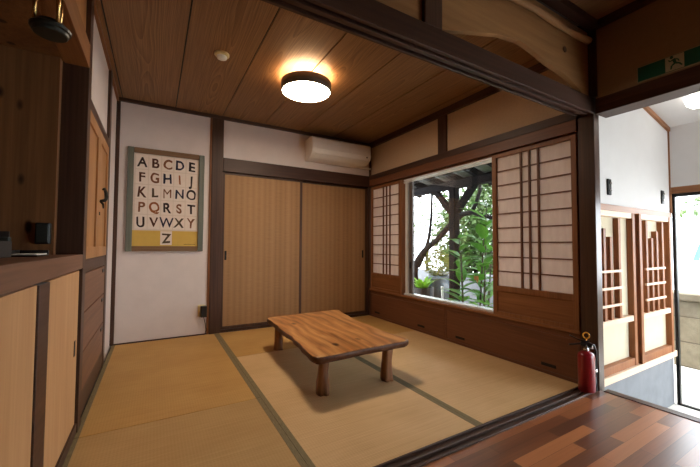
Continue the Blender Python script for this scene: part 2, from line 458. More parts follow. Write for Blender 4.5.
# ceilings
mb = MB()
edges = [-.05]+[.015+.455*k for k in range(0, 7)]+[W+.05]
for a, b in zip(edges, edges[1:]):
    mb.box(a+.005, b-.005, -2.70, .05, CZ, CZ+.012, 0)
cl = mb.build('ceiling', 'ceiling', loc=(0, 0, 0)); tag(cl, 'wide cedar board ceiling over the tatami room', 'ceiling', None, 'structure')
mb = MB()
for k in range(13):
    mb.box(-.82+.3*k, -.82+.3*k+.296, YF, -2.77, FZ, FZ+.012, 0)
cl = mb.build('ceiling_front', 'ceiling2', loc=(0, 0, 0)); tag(cl, 'dim board ceiling of the front room above the transom', 'ceiling', None, 'structure')
struct(B(-1.0, W+.14, YF-.12, .17, 2.60, 2.72, bev=0), 'roof', 'roof_sheet', 'house roof slab over both rooms', 'roof')
struct(B(-.05, W+.05, -2.7, .05, CZ+.0121, CZ+.03, bev=0), 'ceiling_backing', 'iron', 'dark batten layer seen in the gaps between ceiling boards', 'ceiling')

# ------------------------------------------------------------------ entrance shell
YS = -2.66
SL = (2.05-2.39)/(4.5-2.86)         # ceiling pitch
zc = lambda x: 2.39+SL*(x-2.86)
mb = MB()
mb.prism([(W+.10, 1.262), (4.55, 1.262), (4.55, zc(4.55)+.05), (W+.10, zc(W+.10)+.05)], lambda u, v, w: (u, w, v), YS, -2.62)
mb.box(W+.1, 4.55, -2.63, -2.60, GZ, 1.3, 0)
struct(mb, 'wall_entrance', 'entry_wall', 'white plaster entrance wall over the slatted doors with two small dark plaques', 'wall')
mb = MB().prism([(W+.12, zc(W+.12)), (4.68, zc(4.68)), (4.68, zc(4.68)+.06), (W+.12, zc(W+.12)+.06)], lambda u, v, w: (u, w, v), -4.95, -2.62)
struct(mb, 'ceiling_entrance', 'entry_wall', 'pale sloping entrance ceiling with a globe lamp', 'ceiling')
mb = MB().box(4.45, 4.6, -4.9, -2.62, 1.50, 2.3, 0)
struct(mb, 'wall_entrance_door', 'entry_wall', 'cream plaster wall over the glass entrance door', 'wall')
struct(MB().box(W+.1, 4.6, -5.0, -4.9, 1.6, 2.5, 0).box(W+.1, W+.25, -5.0, -4.9, GZ, 1.6, 0), 'wall_entrance_side', 'entry_wall', 'white side wall of the entrance beside the viewer', 'wall')
d2 = thing('door_2', 'glazed entrance front right of the viewer', 'door', (3.8, -4.95, GZ), None, 'structure')
mb = MB()
for x in (3.13, 3.85, 4.57): mb.box(x-.02, x+.02, -4.97, -4.93, GZ, 1.6)
mb.box(3.11, 4.59, -4.97, -4.93, 1.56, 1.6); mb.box(3.11, 4.59, -4.97, -4.93, GZ, GZ+.012)
mb.build('door_frame', 'iron', d2)
MB().box(3.13, 4.57, -4.953, -4.947, GZ+.01, 1.58, 0).build('glass_pane', 'glass', d2)
struct(B(W+.06, 4.472, YS+.012, -2.62, GZ, -.03), 'baseboard_entrance', 'concrete', 'smooth grey base panel beneath the slatted doors', 'baseboard')
mb = MB().prism([(W+.10, zc(W+.10)-.0), (4.48, zc(4.48)), (4.48, zc(4.48)-.035), (W+.10, zc(W+.10)-.035)], lambda u, v, w: (u, w, v), YS-.02, YS+.002)
struct(mb, 'trim_2', 'midX', 'sloping brown trim under the entrance ceiling', 'trim')
struct(B(4.445, 4.471, YS-.012, YS+.03, 1.262, 2.1), 'trim_3', 'midZ', 'slim brown corner post beside the glass entrance door', 'post')
struct(B(4.455, 4.58, -4.9, YS+.0, 1.44, 1.515), 'trim_4', 'midY', 'brown head beam over the glass entrance door', 'beam')
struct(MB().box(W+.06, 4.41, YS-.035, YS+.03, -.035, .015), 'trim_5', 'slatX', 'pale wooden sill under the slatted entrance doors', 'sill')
struct(MB().box(W+.06, 4.445, YS-.012, YS+.03, 1.215, 1.262), 'trim_6', 'midX', 'brown wooden head rail over the slatted entrance doors', 'rail')
d1 = thing('door_1', 'glass entrance door with dark slim frame at far right', 'door', (4.50, -3.7, GZ), None, 'structure')
mb = MB()
for y in (YS-.018, -3.55, -4.35, -4.85): mb.box(4.472, 4.51, y-.012, y+.012, GZ, 1.44)
mb.box(4.472, 4.51, -4.87, YS-.012, 1.41, 1.44); mb.box(4.472, 4.51, -4.87, YS-.012, GZ, GZ+.012)
mb.build('door_frame', 'iron', d1)
MB().box(4.487, 4.493, -4.85, YS-.02, GZ+.01, 1.42, 0).build('glass_pane', 'glass', d1)

# slatted doors
def slat_door(x0, x1, yb, label, bars, lab):
    t = thing('slatted_sliding_door', label, 'door', ((x0+x1)/2, yb, .015), 'slatted entrance sliding doors')
    yf = yb-.05
    z0, z1 = .016, 1.214
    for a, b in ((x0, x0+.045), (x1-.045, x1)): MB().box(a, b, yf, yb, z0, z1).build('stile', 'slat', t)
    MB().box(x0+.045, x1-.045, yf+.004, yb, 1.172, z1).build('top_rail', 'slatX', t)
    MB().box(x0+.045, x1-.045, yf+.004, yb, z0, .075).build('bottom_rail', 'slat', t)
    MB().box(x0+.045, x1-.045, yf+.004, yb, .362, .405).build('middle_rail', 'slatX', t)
    MB().box(x0+.04, x1-.04, yb-.008, yb-.003, .07, 1.18, 0).build('backing_panel', 'door_panel', t)
    for bx, top in bars:
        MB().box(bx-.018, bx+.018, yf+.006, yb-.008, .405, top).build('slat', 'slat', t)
    bxs = [b[0] for b in bars]
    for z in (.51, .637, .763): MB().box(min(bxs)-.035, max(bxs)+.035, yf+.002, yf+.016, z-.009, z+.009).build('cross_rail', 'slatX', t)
    return t
slat_door(2.93, 3.64, YS+.028, 'slatted sliding door next to the dark post, farther from the glass entrance door',
          [(3.05, 1.15), (3.15, 1.08), (3.25, 1.02), (3.385, 1.165)], '')
slat_door(3.68, 4.345, YS+.014, 'slatted sliding door standing next to the glass entrance door',
          [(3.84, 1.165), (3.945, 1.02), (4.05, 1.08), (4.17, 1.165)], '')
for i, (px, lab) in enumerate(((3.26, 'small dark plaque on white wall above the slatted door by the post'), (4.27, 'small dark plaque on white wall nearest the glass entrance door'))):
    t = thing('wall_plaque', lab, 'plaque', (px, YS, 1.335), 'small dark wall plaques')
    MB().box(px-.026, px+.026, YS-.012, YS, 1.335, 1.455, .003).build('plate', 'iron', t)
    for zz in (1.36, 1.415): MB().box(px-.012, px+.012, YS-.02, YS-.012, zz, zz+.015, .002).build('raised_bar', 'steel', t)
t = thing('globe_lamp', 'lit white globe lamp under the sloping entrance ceiling', 'lamp', (4.02, -2.965, 2.11))
MB().lathe([(.001, -.07), (.03, -.063), (.06, -.035), (.07, 0), (.062, .03), (.045, .05)], (4.02, -2.965, 2.12), 24).build('globe', 'globe', t)
MB().lathe([(0, .09), (.05, .09), (.05, .045), (0, .045)], (4.02, -2.965, 2.12), 24).build('base', 'white_plastic', t)

# ------------------------------------------------------------------ posts, beams and trims
struct(MB().box(.825, .942, -.022, .06, 0, CZ, .004), 'trim_7', 'darkZ', 'dark square post between alphabet print wall and reed sliding doors', 'post')
struct(MB().box(.804, .825, -.012, .05, 0, CZ), 'trim_8', 'midZ', 'thin brown edging strip along left side of the dark post', 'trim')
struct(MB().box(-.04, .002, -.012, .05, 0, CZ), 'trim_9', 'darkZ', 'slim dark corner strip left of the alphabet print wall', 'trim')
struct(MB().box(-.13, -.012, -.66, -.555, 0, CZ), 'trim_10', 'darkZ', 'slim dark post at far end of the tall cabinet', 'post')
struct(MB().box(-.13, .0, -1.69, -1.61, 0, 2.5), 'trim_11', 'darkZ', 'dark post between counter alcove and tall cabinet', 'post')
struct(MB().box(-.06, -.012, -1.61, -.66, 1.70, 1.762), 'trim_12', 'darkY', 'dark rail above the tall cabinet doors', 'rail')
struct(MB().box(-.06, -.012, -2.7, -.0, 2.315, CZ), 'trim_13', 'midY', 'brown ceiling trim along the left wall', 'trim')
struct(MB().box(-.02, W, -.03, .05, 2.318, CZ), 'trim_14', 'dark', 'dark ceiling trim along the back wall', 'trim')
struct(MB().box(W-.03, W+.03, -2.65, 0, 2.285, CZ), 'trim_15', 'darkY', 'dark ceiling beam along the garden side wall', 'beam')
struct(MB().box(W-.012, W+.03, -1.43, -1.315, 1.9, 2.29), 'trim_16', 'darkZ', 'short dark strut above the garden window', 'post')
struct(MB().box(.942, W, -.03, .05, 1.747, 1.895), 'trim_17', 'dark', 'dark lintel over the reed sliding doors', 'beam')
struct(MB().box(W-.02, W+.05, -2.65, 0, 1.838, 1.90), 'trim_18', 'darkY', 'dark rail over the garden window', 'rail')
struct(MB().box(W-.016, W+.10, -2.645, -.03, 1.752, 1.838).box(W+.02, W+.10, -2.645, -.03, 1.735, 1.752), 'trim_19', 'chest', 'brown head track over the garden window', 'rail')
struct(MB().box(W-.006, W+.02, -.04, .0, 0, 2.32).box(2.838, W+.0, -.012, .05, 0, 1.75), 'trim_20', 'darkZ', 'slim dark corner strip beside the air conditioner', 'trim')
struct(MB().box(.942, W, -.015, .05, 0.0, .03), 'trim_21', 'dark', 'brown floor track under the reed sliding doors', 'sill')
struct(MB().box(0, .825, -.006, .0, 0.0, .012), 'baseboard_back', 'dark', 'thin dark skirting under the alphabet print wall', 'baseboard')
# right main post and grooved beam
struct(MB().box(W-.003, W+.07, -2.75, -2.647, GZ, 2.5, .003), 'trim_22', 'post_gloss', 'dark main post behind the red extinguisher', 'post')
mb = MB()
mb.box(-.7, W, -2.752, -2.735, 1.845, 1.95); mb.box(-.7, W, -2.735, -2.665, 1.862, 1.95)
mb.box(-.7, W, -2.665, -2.65, 1.845, 1.95); mb.box(-.7, W, -2.712, -2.69, 1.845, 1.866)
struct(mb, 'trim_23', 'dark', 'dark grooved beam crossing the top of the view', 'beam')
mb = MB()
mb.box(-.0, W, -2.745, -2.65, -.03, -.004, 0)
for y in (-2.655, -2.697, -2.738): mb.box(0, W, y-.006, y+.006, -.01, .008)
mb.box(0, W, -2.69, -2.661, -.012, -.002)
struct(mb, 'trim_24', 'dark', 'dark grooved threshold between tatami and wood floor', 'sill')
struct(MB().box(1.345, 1.455, -2.75, -2.66, 1.95, FZ, .003), 'trim_25', 'darkZ', 'short dark strut standing on the grooved beam', 'post')
struct(MB().box(W-.02, W+.0, -2.775, -2.75, 1.95, FZ), 'trim_26', 'darkZ', 'dark corner strip beside transom and exit sign wall', 'trim')
struct(MB().box(-.7, W, -2.80, -2.74, 2.405, FZ), 'trim_27', 'dark', 'dark ceiling trim above the natural transom board', 'trim')
struct(MB().box(W-.04, W, YF, -2.80, 2.405, FZ), 'trim_28', 'darkY', 'dark ceiling trim above the exit sign wall', 'trim')
struct(MB().box(W-.012, W+.13, -4.9, -2.765, 1.832, 1.935), 'trim_29', 'darkY', 'dark lintel beneath the green exit sign', 'beam')
# transom
poly = [(-.6, 1.94), (1.30, 1.95), (1.49, 1.975), (1.674, 2.03), (1.80, 2.062), (1.887, 2.086), (2.0, 2.10), (2.07, 2.112), (2.13, 2.105), (2.256, 2.083), (2.36, 2.06),
        (2.47, 2.05), (2.54, 2.04), (2.644, 2.015), (2.72, 1.985), (2.769, 1.962), (2.80, 1.95), (2.838, 1.95), (2.838, 2.405), (-.6, 2.405)]
t = thing('transom_board', 'natural wavy-edged timber transom board over the grooved beam', 'transom', (1.5, -2.71, 1.95))
MB().prism(poly, lambda u, v, w: (u, w, v), -2.73, -2.70).build('board', 'natural', t)
mb = MB().tube([(1.0+.15*k, -2.755, 2.315+.008*math.sin(k*1.7)) for k in range(13)], [.02+.004*math.sin(k*2.3) for k in range(13)], 10)
mb.build('peeled_log', 'natural', t)
MB().tube([(2.545, -2.7345, 2.20), (2.545, -2.729, 2.20)], .018, 14).build('knot', 'bark_table', t)

# ------------------------------------------------------------------ left side
t = thing('tall_cabinet', 'tall built-in cabinet with golden upper doors and dark lower drawers', 'cabinet', (-.02, -1.14, 0))
ya, yb_, xf = -1.607, -.662, -.015
MB().box(-.095, xf-.02, ya, yb_, 0, 1.70).box(-.05, xf, ya, yb_, .785, .86).box(-.05, xf, ya, yb_, .0, .14).box(
    -.05, xf, ya, ya+.03, .14, .785).box(-.05, xf, yb_-.03, yb_, .14, .785).build('body', 'darkY', t)
ym = (ya+yb_)/2
for a, b in ((ya+.005, ym-.003), (ym+.003, yb_-.005)):
    MB().box(xf-.02, xf+.004, a, a+.06, .862, 1.698).box(xf-.02, xf+.004, b-.06, b, .862, 1.698).box(xf-.02, xf+.004, a+.06, b-.06, .862, .93).box(
        xf-.02, xf+.004, a+.06, b-.06, 1.63, 1.698).box(xf-.02, xf-.006, a+.05, b-.05, .92, 1.64).build('door', 'gold', t)
    if a > ym-.1:
        pass
k0 = ym+.05
mb = MB().tube([(xf+.006, k0, 1.235), (xf+.03, k0+.015, 1.24), (xf+.036, k0+.05, 1.262), (xf+.03, k0+.07, 1.30), (xf+.024, k0+.045, 1.325), (xf+.02, k0+.015, 1.315)], [.008, .011, .012, .011, .009, .007], 8)
mb.tube([(xf+.006, k0, 1.235), (xf+.022, k0+.01, 1.215), (xf+.022, k0+.03, 1.19)], [.008, .007, .005], 8)
mb.tube([(xf+.003, k0, 1.15), (xf+.008, k0, 1.15)], .012, 10)
mb.build('latch', 'iron', t)
for k in range(3):
    z0 = .143+.215*k
    f = MB().box(xf-.02, xf+.002, ya+.034, yb_-.034, z0, z0+.208).build('drawer', 'board', t)
    MB().box(xf-.004, xf+.0055, yb_-.16, yb_-.07, z0+.165, z0+.19, .003).build('drawer_pull', 'iron', f)

t = thing('counter_unit', 'low wall counter with dark thick top and pale sliding doors', 'counter', (-.2, -2.9, 0))
MB().box(-.69, .0, -4.3, -1.692, .82, .893, .003).build('counter_top', 'board', t)
K1, K2 = -2.405, -2.275
mb = MB().box(-.69, -.04, -4.3, -1.692, .0, .05).box(-.06, -.004, -4.3, -1.692, .0, .05).box(-.06, -.006, K1, K2, .05, .81).box(-.06, -.006, -4.3, -4.2, .05, .81)
mb.box(-.69, -.66, -4.3, -1.692, .05, .80).box(-.66, -.06, -4.3, -4.27, .05, .8)
mb.build('body', 'darkY', t)
p = MB().box(-.035, -.012, K2-.005, -1.70, .05, .812).build('sliding_door', 'paleZ', t)
MB().box(-.0125, -.0095, -1.775, -1.75, .40, .475, .002).build('finger_pull', 'iron', p)
MB().box(-.035, -.012, -4.2, K1+.005, .05, .812).build('sliding_door', 'paleZ', t)

struct(MB().box(-.10, .0, -4.3, -1.69, 1.862, 1.985), 'trim_31', 'midY', 'brown lintel over the counter alcove', 'beam')
struct(MB().box(-.08, -.02, -4.3, -1.69, 1.985, 2.5), 'wall_over_alcove', 'gold', 'golden board panel above the alcove lintel', 'wall')
struct(MB().box(-.80, -.108, -1.735, -1.61, .893, 2.6, .0), 'wall_alcove_end', 'cedar', 'knotty cedar board end wall of the counter alcove', 'wall')
struct(MB().box(-.70, -.10, -4.3, -1.70, 1.864, 1.90, .0), 'ceiling_alcove', 'cedar', 'low cedar ceiling of the counter alcove', 'ceiling')
struct(MB().box(-.70, -.02, -4.44, -4.315, 0, 2.5, .0), 'wall_alcove_near', 'darkZ', 'near end wall of the counter alcove', 'wall')
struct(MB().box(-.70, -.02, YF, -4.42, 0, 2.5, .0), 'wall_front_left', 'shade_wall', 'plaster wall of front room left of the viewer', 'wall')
struct(MB().box(-.05, -.0, -4.3, -2.77, 2.405, FZ), 'trim_32', 'darkY', 'dark ceiling trim above the counter side', 'trim')
t = thing('wall_speaker', 'small dark square box mounted on the knotty cedar end wall', 'speaker', (-.13, -1.75, .94))
MB().box(-.172, -.118, -1.765, -1.735, .945, 1.045, .004).build('housing', 'black', t)
MB().box(-.166, -.124, -1.769, -1.765, .952, 1.038, .002).build('front_cover', 'pewter', t)
# on the counter
t = thing('storage_box', 'dark open box on the counter holding a folded pink cloth', 'box', (-.20, -2.2, .893))
MB().box(-.30, -.16, -2.32, -2.09, .894, .90).box(-.30, -.29, -2.32, -2.09, .90, .955).box(-.17, -.16, -2.32, -2.09, .90, .955).box(
    -.29, -.17, -2.32, -2.31, .90, .955).box(-.29, -.17, -2.10, -2.09, .90, .955).build('body', 'pot_dark', t)
cl_ = MB().lathe([(0, .901), (.05, .90), (.056, .93), (.05, .965), (.03, .982), (0, .985)], (-.23, -2.235, 0), 18).build('folded_cloth', 'pink'); tag(cl_, 'small pink cloth bundle inside the dark counter box', 'cloth')
t = thing('paper_tray', 'black shallow tray with white papers lying on the counter', 'tray', (-.13, -1.98, .893))
MB().box(-.19, -.09, -2.07, -1.90, .894, .900).box(-.19, -.184, -2.07, -1.90, .9, .918).box(-.19, -.09, -1.906, -1.90, .9, .918).build('tray', 'black', t)
MB().box(-.18, -.095, -2.06, -1.91, .900, .904, 0).build('papers', 'white_plastic', t)
t = thing('stand_up_card_holder', 'small dark upright holder standing on the counter by the cedar wall', 'holder', (-.26, -1.8, .893))
MB().box(-.28, -.24, -1.83, -1.80, .893, .975, .003).build('block', 'pewter', t)
MB().box(-.277, -.243, -1.822, -1.812, .975, 1.0, .0).build('card', 'pot_dark', t)

# lantern
lx, ly, lz = .040, -2.60, 1.55
t = thing('hanging_lantern', 'dark metal and brass lantern hanging above the counter at top left', 'lantern', (lx, ly, lz))
MB().lathe([(0, 0), (.038, 0), (.041, .003), (.042, .011), (.047, .013), (.048, .019), (.045, .023), (.034, .026), (.032, .036), (.02, .04), (0, .04)], (lx, ly, lz), 28, False).build('base', 'pewter', t)
MB().lathe([(.018, .036), (.022, .06), (.026, .1), (.02, .15), (.016, .17)], (lx, ly, lz), 20).build('glass_chimney', 'glass', t)
for k in range(3):
    a = 2*PI*k/3+1.15
    MB().tube([(lx+.036*math.cos(a), ly+.036*math.sin(a), lz+.018), (lx+.036*math.cos(a), ly+.036*math.sin(a), lz+.18)], .005, 8).build('upright_rod', 'brass', t)
MB().lathe([(.05, .18), (.05, .186), (.03, .21), (.012, .23), (0, .232)], (lx, ly, lz), 24).build('cap', 'pewter', t)
MB().tube([(lx, ly, lz+.23), (lx, ly, lz+.27), (lx-.02, ly, lz+.29), (lx-.045, ly, lz+.29), (lx-.045, ly, 1.864)], .004, 8).build('hook', 'iron', t)

# ------------------------------------------------------------------ framed print
x0, x1, z0, z1 = .07, .752, .878, 1.89
t = thing('framed_print', 'framed alphabet print with large letters on a pale sheet', 'picture', (.41, -.01, z0))
MB().mat('frame_green').box(x0, x0+.052, -.03, -.001, z0, z1, .004).box(x1-.052, x1, -.03, -.001, z0, z1, .004).mat('frame_brown').box(
    x0+.052, x1-.052, -.03, -.001, z1-.052, z1, .004).box(x0+.052, x1-.052, -.03, -.001, z0, z0+.052, .004).build('frame', None, t)
px0, px1, pz0, pz1 = x0+.05, x1-.05, z0+.05, z1-.05
yel = pz0+.155
pr = MB().mat('paper_white').box(px0, px1, -.012, -.004, yel, pz1, 0).mat('paper_yellow').box(px0, px1, -.012, -.004, pz0, yel, 0).build('print_sheet', None, t)
cw, ch = (px1-px0-.03)/5, (pz1-yel-.02)/5
INK = []
for i, c in enumerate([(58, 46, 44), (84, 54, 42), (128, 86, 60), (48, 46, 62), (54, 42, 40), (122, 80, 56), (150, 92, 56), (84, 70, 54)]):
    k = f'ink{i}'; M[k] = plain('letter_ink_%d' % i, srgb(*c), .8, .1, var=.3, scale=60); INK.append(k)
mb = MB()
for r in range(5):
    for c in range(5):
        mb.box(px0+.015+c*cw+.004, px0+.015+(c+1)*cw-.004, -.0128, -.012, pz1-.01-(r+1)*ch+.004, pz1-.01-r*ch-.004, 0)
mb.box((px0+px1)/2-cw/2+.004, (px0+px1)/2+cw/2-.004, -.0128, -.012, yel-ch+.005, yel-.004, 0)
mb.build('letter_cell', 'paper_cell', pr)
mb = MB()
for k in range(9): mb.box(px1-.13+.012*k, px1-.121+.012*k, -.0125, -.012, pz0+.018, pz0+.023, 0)
mb.build('caption_line', 'ink7', pr)
inkpick = dict(zip('ABCDEFGHIJKLMNOPQRSTUVWXYZ', [0, 1, 2, 3, 4, 1, 5, 3, 6, 0, 1, 7, 5, 3, 0, 2, 6, 4, 2, 0, 4, 1, 3, 7, 5, 7]))
def letter(ch_, cx, cz, h):
    cu = bpy.data.curves.new('letter', 'FONT'); cu.body = ch_; cu.size = h/.70; cu.align_x = 'CENTER'
    cu.offset = .0034 if ch_ not in 'MNW' else .0022 if ch_ != 'M' else 0; cu.extrude = .0006; cu.resolution_u = 8
    tmp = bpy.data.objects.new('letter_tmp', cu); COL.objects.link(tmp)
    dg = bpy.context.evaluated_depsgraph_get(); dg.update()
    me = bpy.data.meshes.new_from_object(tmp.evaluated_get(dg))
    bpy.data.objects.remove(tmp); bpy.data.curves.remove(cu)
    org = ROOT[pr.name]; s_ = ord(ch_)*3.1
    for v in me.vertices:
        x, y, z = v.co
        nx = mnoise.noise(Vector((x*15, y*15, s_))); nz = mnoise.noise(Vector((x*15, y*15, s_+50)))
        v.co = Vector((cx+x*.86+nx*.009, -.0136-z, cz-h/2+y+nz*.010))-org
    me.materials.clear(); me.materials.append(M[INK[inkpick[ch_]]])
    o = bpy.data.objects.new('letter', me); COL.objects.link(o); o.parent = pr; ROOT[o.name] = org
for i, ch_ in enumerate('ABCDEFGHIJKLMNOPQRSTUVWXY'):
    r, c = divmod(i, 5)
    letter(ch_, px0+.015+(c+.5)*cw, pz1-.01-(r+.5)*ch, .094)
letter('Z', (px0+px1)/2, yel-ch/2, .09)

# outlet
t = thing('wall_outlet', 'cream wall outlet plate low beside the dark post', 'outlet', (.72, 0, .19))
MB().box(.72, .785, -.008, 0, .195, .315, .003).build('plate', 'cream_plastic', t)
MB().box(.735, .765, -.011, -.008, .21, .30, .001).build('socket', 'white_plastic', t)
t = thing('plug_adapter', 'black plug adapter in the cream wall outlet', 'adapter', (.77, -.03, .18))
MB().box(.742, .803, -.055, -.0085, .19, .305, .005).build('body', 'black', t)
MB().tube([(.772, -.05, .19), (.79, -.03, .12), (.80, -.02, .05), (.79, -.025, .006)], .004, 6).build('cable', 'black', t)

# ------------------------------------------------------------------ reed sliding doors
def fusuma(x0, x1, y, label, hx):
    t = thing('sliding_door', label, 'door', ((x0+x1)/2, y, .03), 'reed sliding doors on the back wall')
    z0, z1 = .031, 1.746
    MB().box(x0, x0+.022, y-.012, y+.012, z0, z1).box(x1-.03, x1, y-.012, y+.012, z0, z1).box(x0+.022, x1-.03, y-.012, y+.012, z0, z0+.03).box(
        x0+.022, x1-.03, y-.012, y+.012, z1-.025, z1).build('frame', 'darkZ', t)
    MB().box(x0+.02, x1-.028, y-.007, y+.007, z0+.028, z1-.023, 0).build('reed_panel', 'fusuma', t)
    MB().box(hx-.011, hx+.011, y-.0095, y-.006, .78, .88, .002).build('finger_pull', 'iron', t)
fusuma(.944, 1.875, .013, 'reed-covered sliding door right beside the dark post, left of the pair', .985)
fusuma(1.846, 2.84, .039, 'reed-covered sliding door below the air conditioner, next to the garden wall', 2.775)

# ------------------------------------------------------------------ air conditioner
t = thing('air_conditioner', 'cream wall air conditioner high in the back right corner', 'air conditioner', (2.35, -.1, 2.03))
ax0, ax1 = 1.905, 2.735
prof = [(0, 2.25), (-.20, 2.25), (-.222, 2.232), (-.226, 2.10), (-.215, 2.065), (-.19, 2.04), (-.12, 2.005), (-.02, 1.99), (0, 1.99)]
MB().prism(prof, lambda u, v, w: (w, u, v), ax0, ax1).build('body', 'white_plastic', t)
pf = [(-.2265, 2.23), (-.231, 2.228), (-.231, 2.105), (-.2265, 2.10)]
MB().prism(pf, lambda u, v, w: (w, u, v), ax0+.012, ax1-.012).build('front_panel', 'white_plastic', t)
MB().bar((ax0+.05, -.19, 2.031), (ax1-.05, -.19, 2.031), .075, .008, (0, .55, .83)).build('louvre', 'white_plastic', t)
MB().tube([(ax1-.06, -.2285, 2.088), (ax1-.06, -.2225, 2.088)], .009, 10).build('indicator', 'pot_dark', t)
MB().tube([(2.62, -.04, 2.0), (2.76, -.06, 1.99), (2.83, -.07, 1.985)], .012, 8).build('drain_pipe', 'white_plastic', t)

# ------------------------------------------------------------------ ceiling lamp and detector
lx, ly = 1.375, -1.30
t = thing('ceiling_lamp', 'round drum ceiling lamp glowing warm over the table', 'lamp', (lx, ly, 2.21))
MB().lathe([(.197, 2.212), (.205, 2.21), (.207, 2.29), (.199, 2.292), (.197, 2.225)], (lx, ly, 0), 48).build('drum_shade', 'shade_metal', t)
MB().lathe([(0, 2.2105), (.15, 2.211), (.188, 2.213), (.197, 2.219), (.197, 2.225), (0, 2.225)], (lx, ly, 0), 48).build('diffuser', 'lamp_face', t)
MB().lathe([(.10, 2.288), (.185, 2.288), (.185, 2.28), (.10, 2.28)], (lx, ly, 0), 40).build('upper_glow_ring', 'lamp_up', t)
MB().lathe([(0, CZ), (.06, CZ), (.06, 2.325), (.05, 2.30), (.04, 2.28), (0, 2.28)], (lx, ly, 0), 24).build('ceiling_mount', 'white_plastic', t)
t = thing('smoke_detector', 'small round smoke detector on the cedar ceiling', 'smoke detector', (.711, -1.287, 2.31))
MB().lathe([(0, CZ), (.052, CZ), (.052, CZ-.012), (.045, CZ-.02), (0, CZ-.02)], (.711, -1.287, 0), 28).build('base', 'cream_plastic', t)
MB().lathe([(.036, CZ-.02), (.034, CZ-.034), (.02, CZ-.04), (0, CZ-.04)], (.711, -1.287, 0), 24).build('sensor_cap', 'white_plastic', t)

# ------------------------------------------------------------------ tatami
def tatami(x0, x1, y0, y1, label, tone='tatami', left=True, right=True):
    t = thing('tatami_mat', label, 'tatami mat', ((x0+x1)/2, (y0+y1)/2, -.03), 'tatami mats on the room floor')
    MB().box(x0+.0008, x1-.0008, y0+.0025, y1-.0025, -.03, 0, .0015).build('rush_surface', tone, t)
    if left: MB().box(x0+.0006, x0+.027, y0+.0025, y1-.0025, -.003, .0012, .0005).build('border', 'border', t)
    if right: MB().box(x1-.027, x1-.0006, y0+.0025, y1-.0025, -.003, .0012, .0005).build('border', 'border', t)
c0, c1, c2, c3 = -.012, .904, 1.82, W
tatami(c0, c1, -1.75, -.006, 'full tatami mat lying under the alphabet print wall')
tatami(c0, c1, -2.648, -1.75, 'half tatami mat nearest the viewer beside the counter doors', 'tatami_b')
tatami(c1, c2, -.90, -.016, 'half tatami mat in front of the reed door by the dark post')
tatami(c1, c2, -2.648, -.90, 'full tatami mat mostly beneath the wooden table', 'tatami_c')
tatami(c2, c3-.002, -.94, -.016, 'half tatami mat in the far right corner under the air conditioner', right=False)
tatami(c2, c3-.002, -2.648, -.94, 'full tatami mat along the low chests under the garden window', 'tatami_c', right=False)

# ------------------------------------------------------------------ table
def slab():
    bl, br, tr, tl = Vector((1.15, -2.03)), Vector((1.90, -2.00)), Vector((1.985, -.74)), Vector((1.215, -.78))
    pts = []
    def edge(a, b, n, amp, f, sag=0):
        d = b-a; nn = Vector((d.y, -d.x)).normalized()
        for i in range(n):
            t_ = i/n; e = math.sin(PI*t_)
            pts.append(a+d*t_+nn*(amp*mnoise.noise(Vector((f*t_*4, f, 1.3)))*min(1, e*3)-sag*e))
    edge(bl, br, 14, .012, 1.3, .008); edge(br, tr, 26, .03, 2.2, .045); edge(tr, tl, 14, .012, 3.7, 0); edge(tl, bl, 26, .022, 4.9, .012)
    # soften corners
    for _ in range(1):
        pts = [(pts[i-1]+pts[i]*2+pts[(i+1) % len(pts)])/4 for i in range(len(pts))]
    return pts
P = slab(); cen = sum(P, Vector((0, 0)))/len(P)
t = thing('low_table', 'low live-edge wooden slab table on four log legs', 'table', (1.52, -1.4, 0))
mb = MB()
n = len(P)
def ring(z, inset, amp=0):
    out = []
    for i, p in enumerate(P):
        d = (p-cen).normalized(); k = inset+amp*mnoise.noise(Vector((p.x*14, p.y*14, z*40)))
        out.append(mb.bm.verts.new((p.x-d.x*k, p.y-d.y*k, z)))
    return out
rs = [ring(.28, .012), ring(.277, .004), ring(.268, 0, .006), ring(.25, .002, .016), ring(.234, .014, .018), ring(.226, .034, .012)]
mb.mats = ['table', 'bark_table']
f = mb.bm.faces.new(rs[0]); f.material_index = 0
for j, (a, b) in enumerate(zip(rs, rs[1:])):
    for i in range(n):
        f = mb.bm.faces.new((a[i], a[(i+1) % n], b[(i+1) % n], b[i])); f.material_index = 0 if j < 1 else 1; f.smooth = True
f = mb.bm.faces.new(rs[-1][::-1]); f.material_index = 1
mb.build('table_top', None, t)
for i, (x, y) in enumerate(((1.265, -1.895), (1.75, -1.915), (1.305, -.875), (1.83, -.88))):
    MB().tube([(x, y, 0.0018), (x, y, .02), (x, y, .08), (x-.003, y, .14), (x, y, .20), (x, y, .24)],
              [.042, .041, .038, .035, .038, .041], 16, wob=.4).build('leg', 'leg_table', t)

# ------------------------------------------------------------------ chests below the window
def low_chest(y0, y1, label, pulls):
    t = thing('low_chest', label, 'cabinet', (W, (y0+y1)/2, 0), 'low built-in chests under the garden window')
    MB().box(W+.006, W+.03, y0, y1, .0, .34).box(W-.002, W+.03, y0, y1, 0, .022).box(W-.002, W+.03, y0, y1, .30, .345).box(
        W-.002, W+.03, y0, y0+.02, .02, .30).box(W-.002, W+.03, y1-.02, y1, .02, .30).build('body', 'chest', t)
    f = MB().box(W+.0, W+.02, y0+.022, y1-.022, .024, .298).build('front_panel', 'chest', t)
    for y in pulls: MB().box(W-.003, W+.004, y-.055, y+.055, .055, .078, .003).build('finger_pull', 'iron', f)
low_chest(-1.388, -.045, 'low built-in chest under the window end nearest the reed doors', (-.20, -1.04))
low_chest(-2.644, -1.392, 'low built-in chest reaching to the main post and extinguisher', (-1.585, -2.42))
struct(MB().box(W-.018, W+.10, -2.646, -.04, .345, .366), 'trim_33', 'midY', 'brown sill board over the low chests', 'sill')

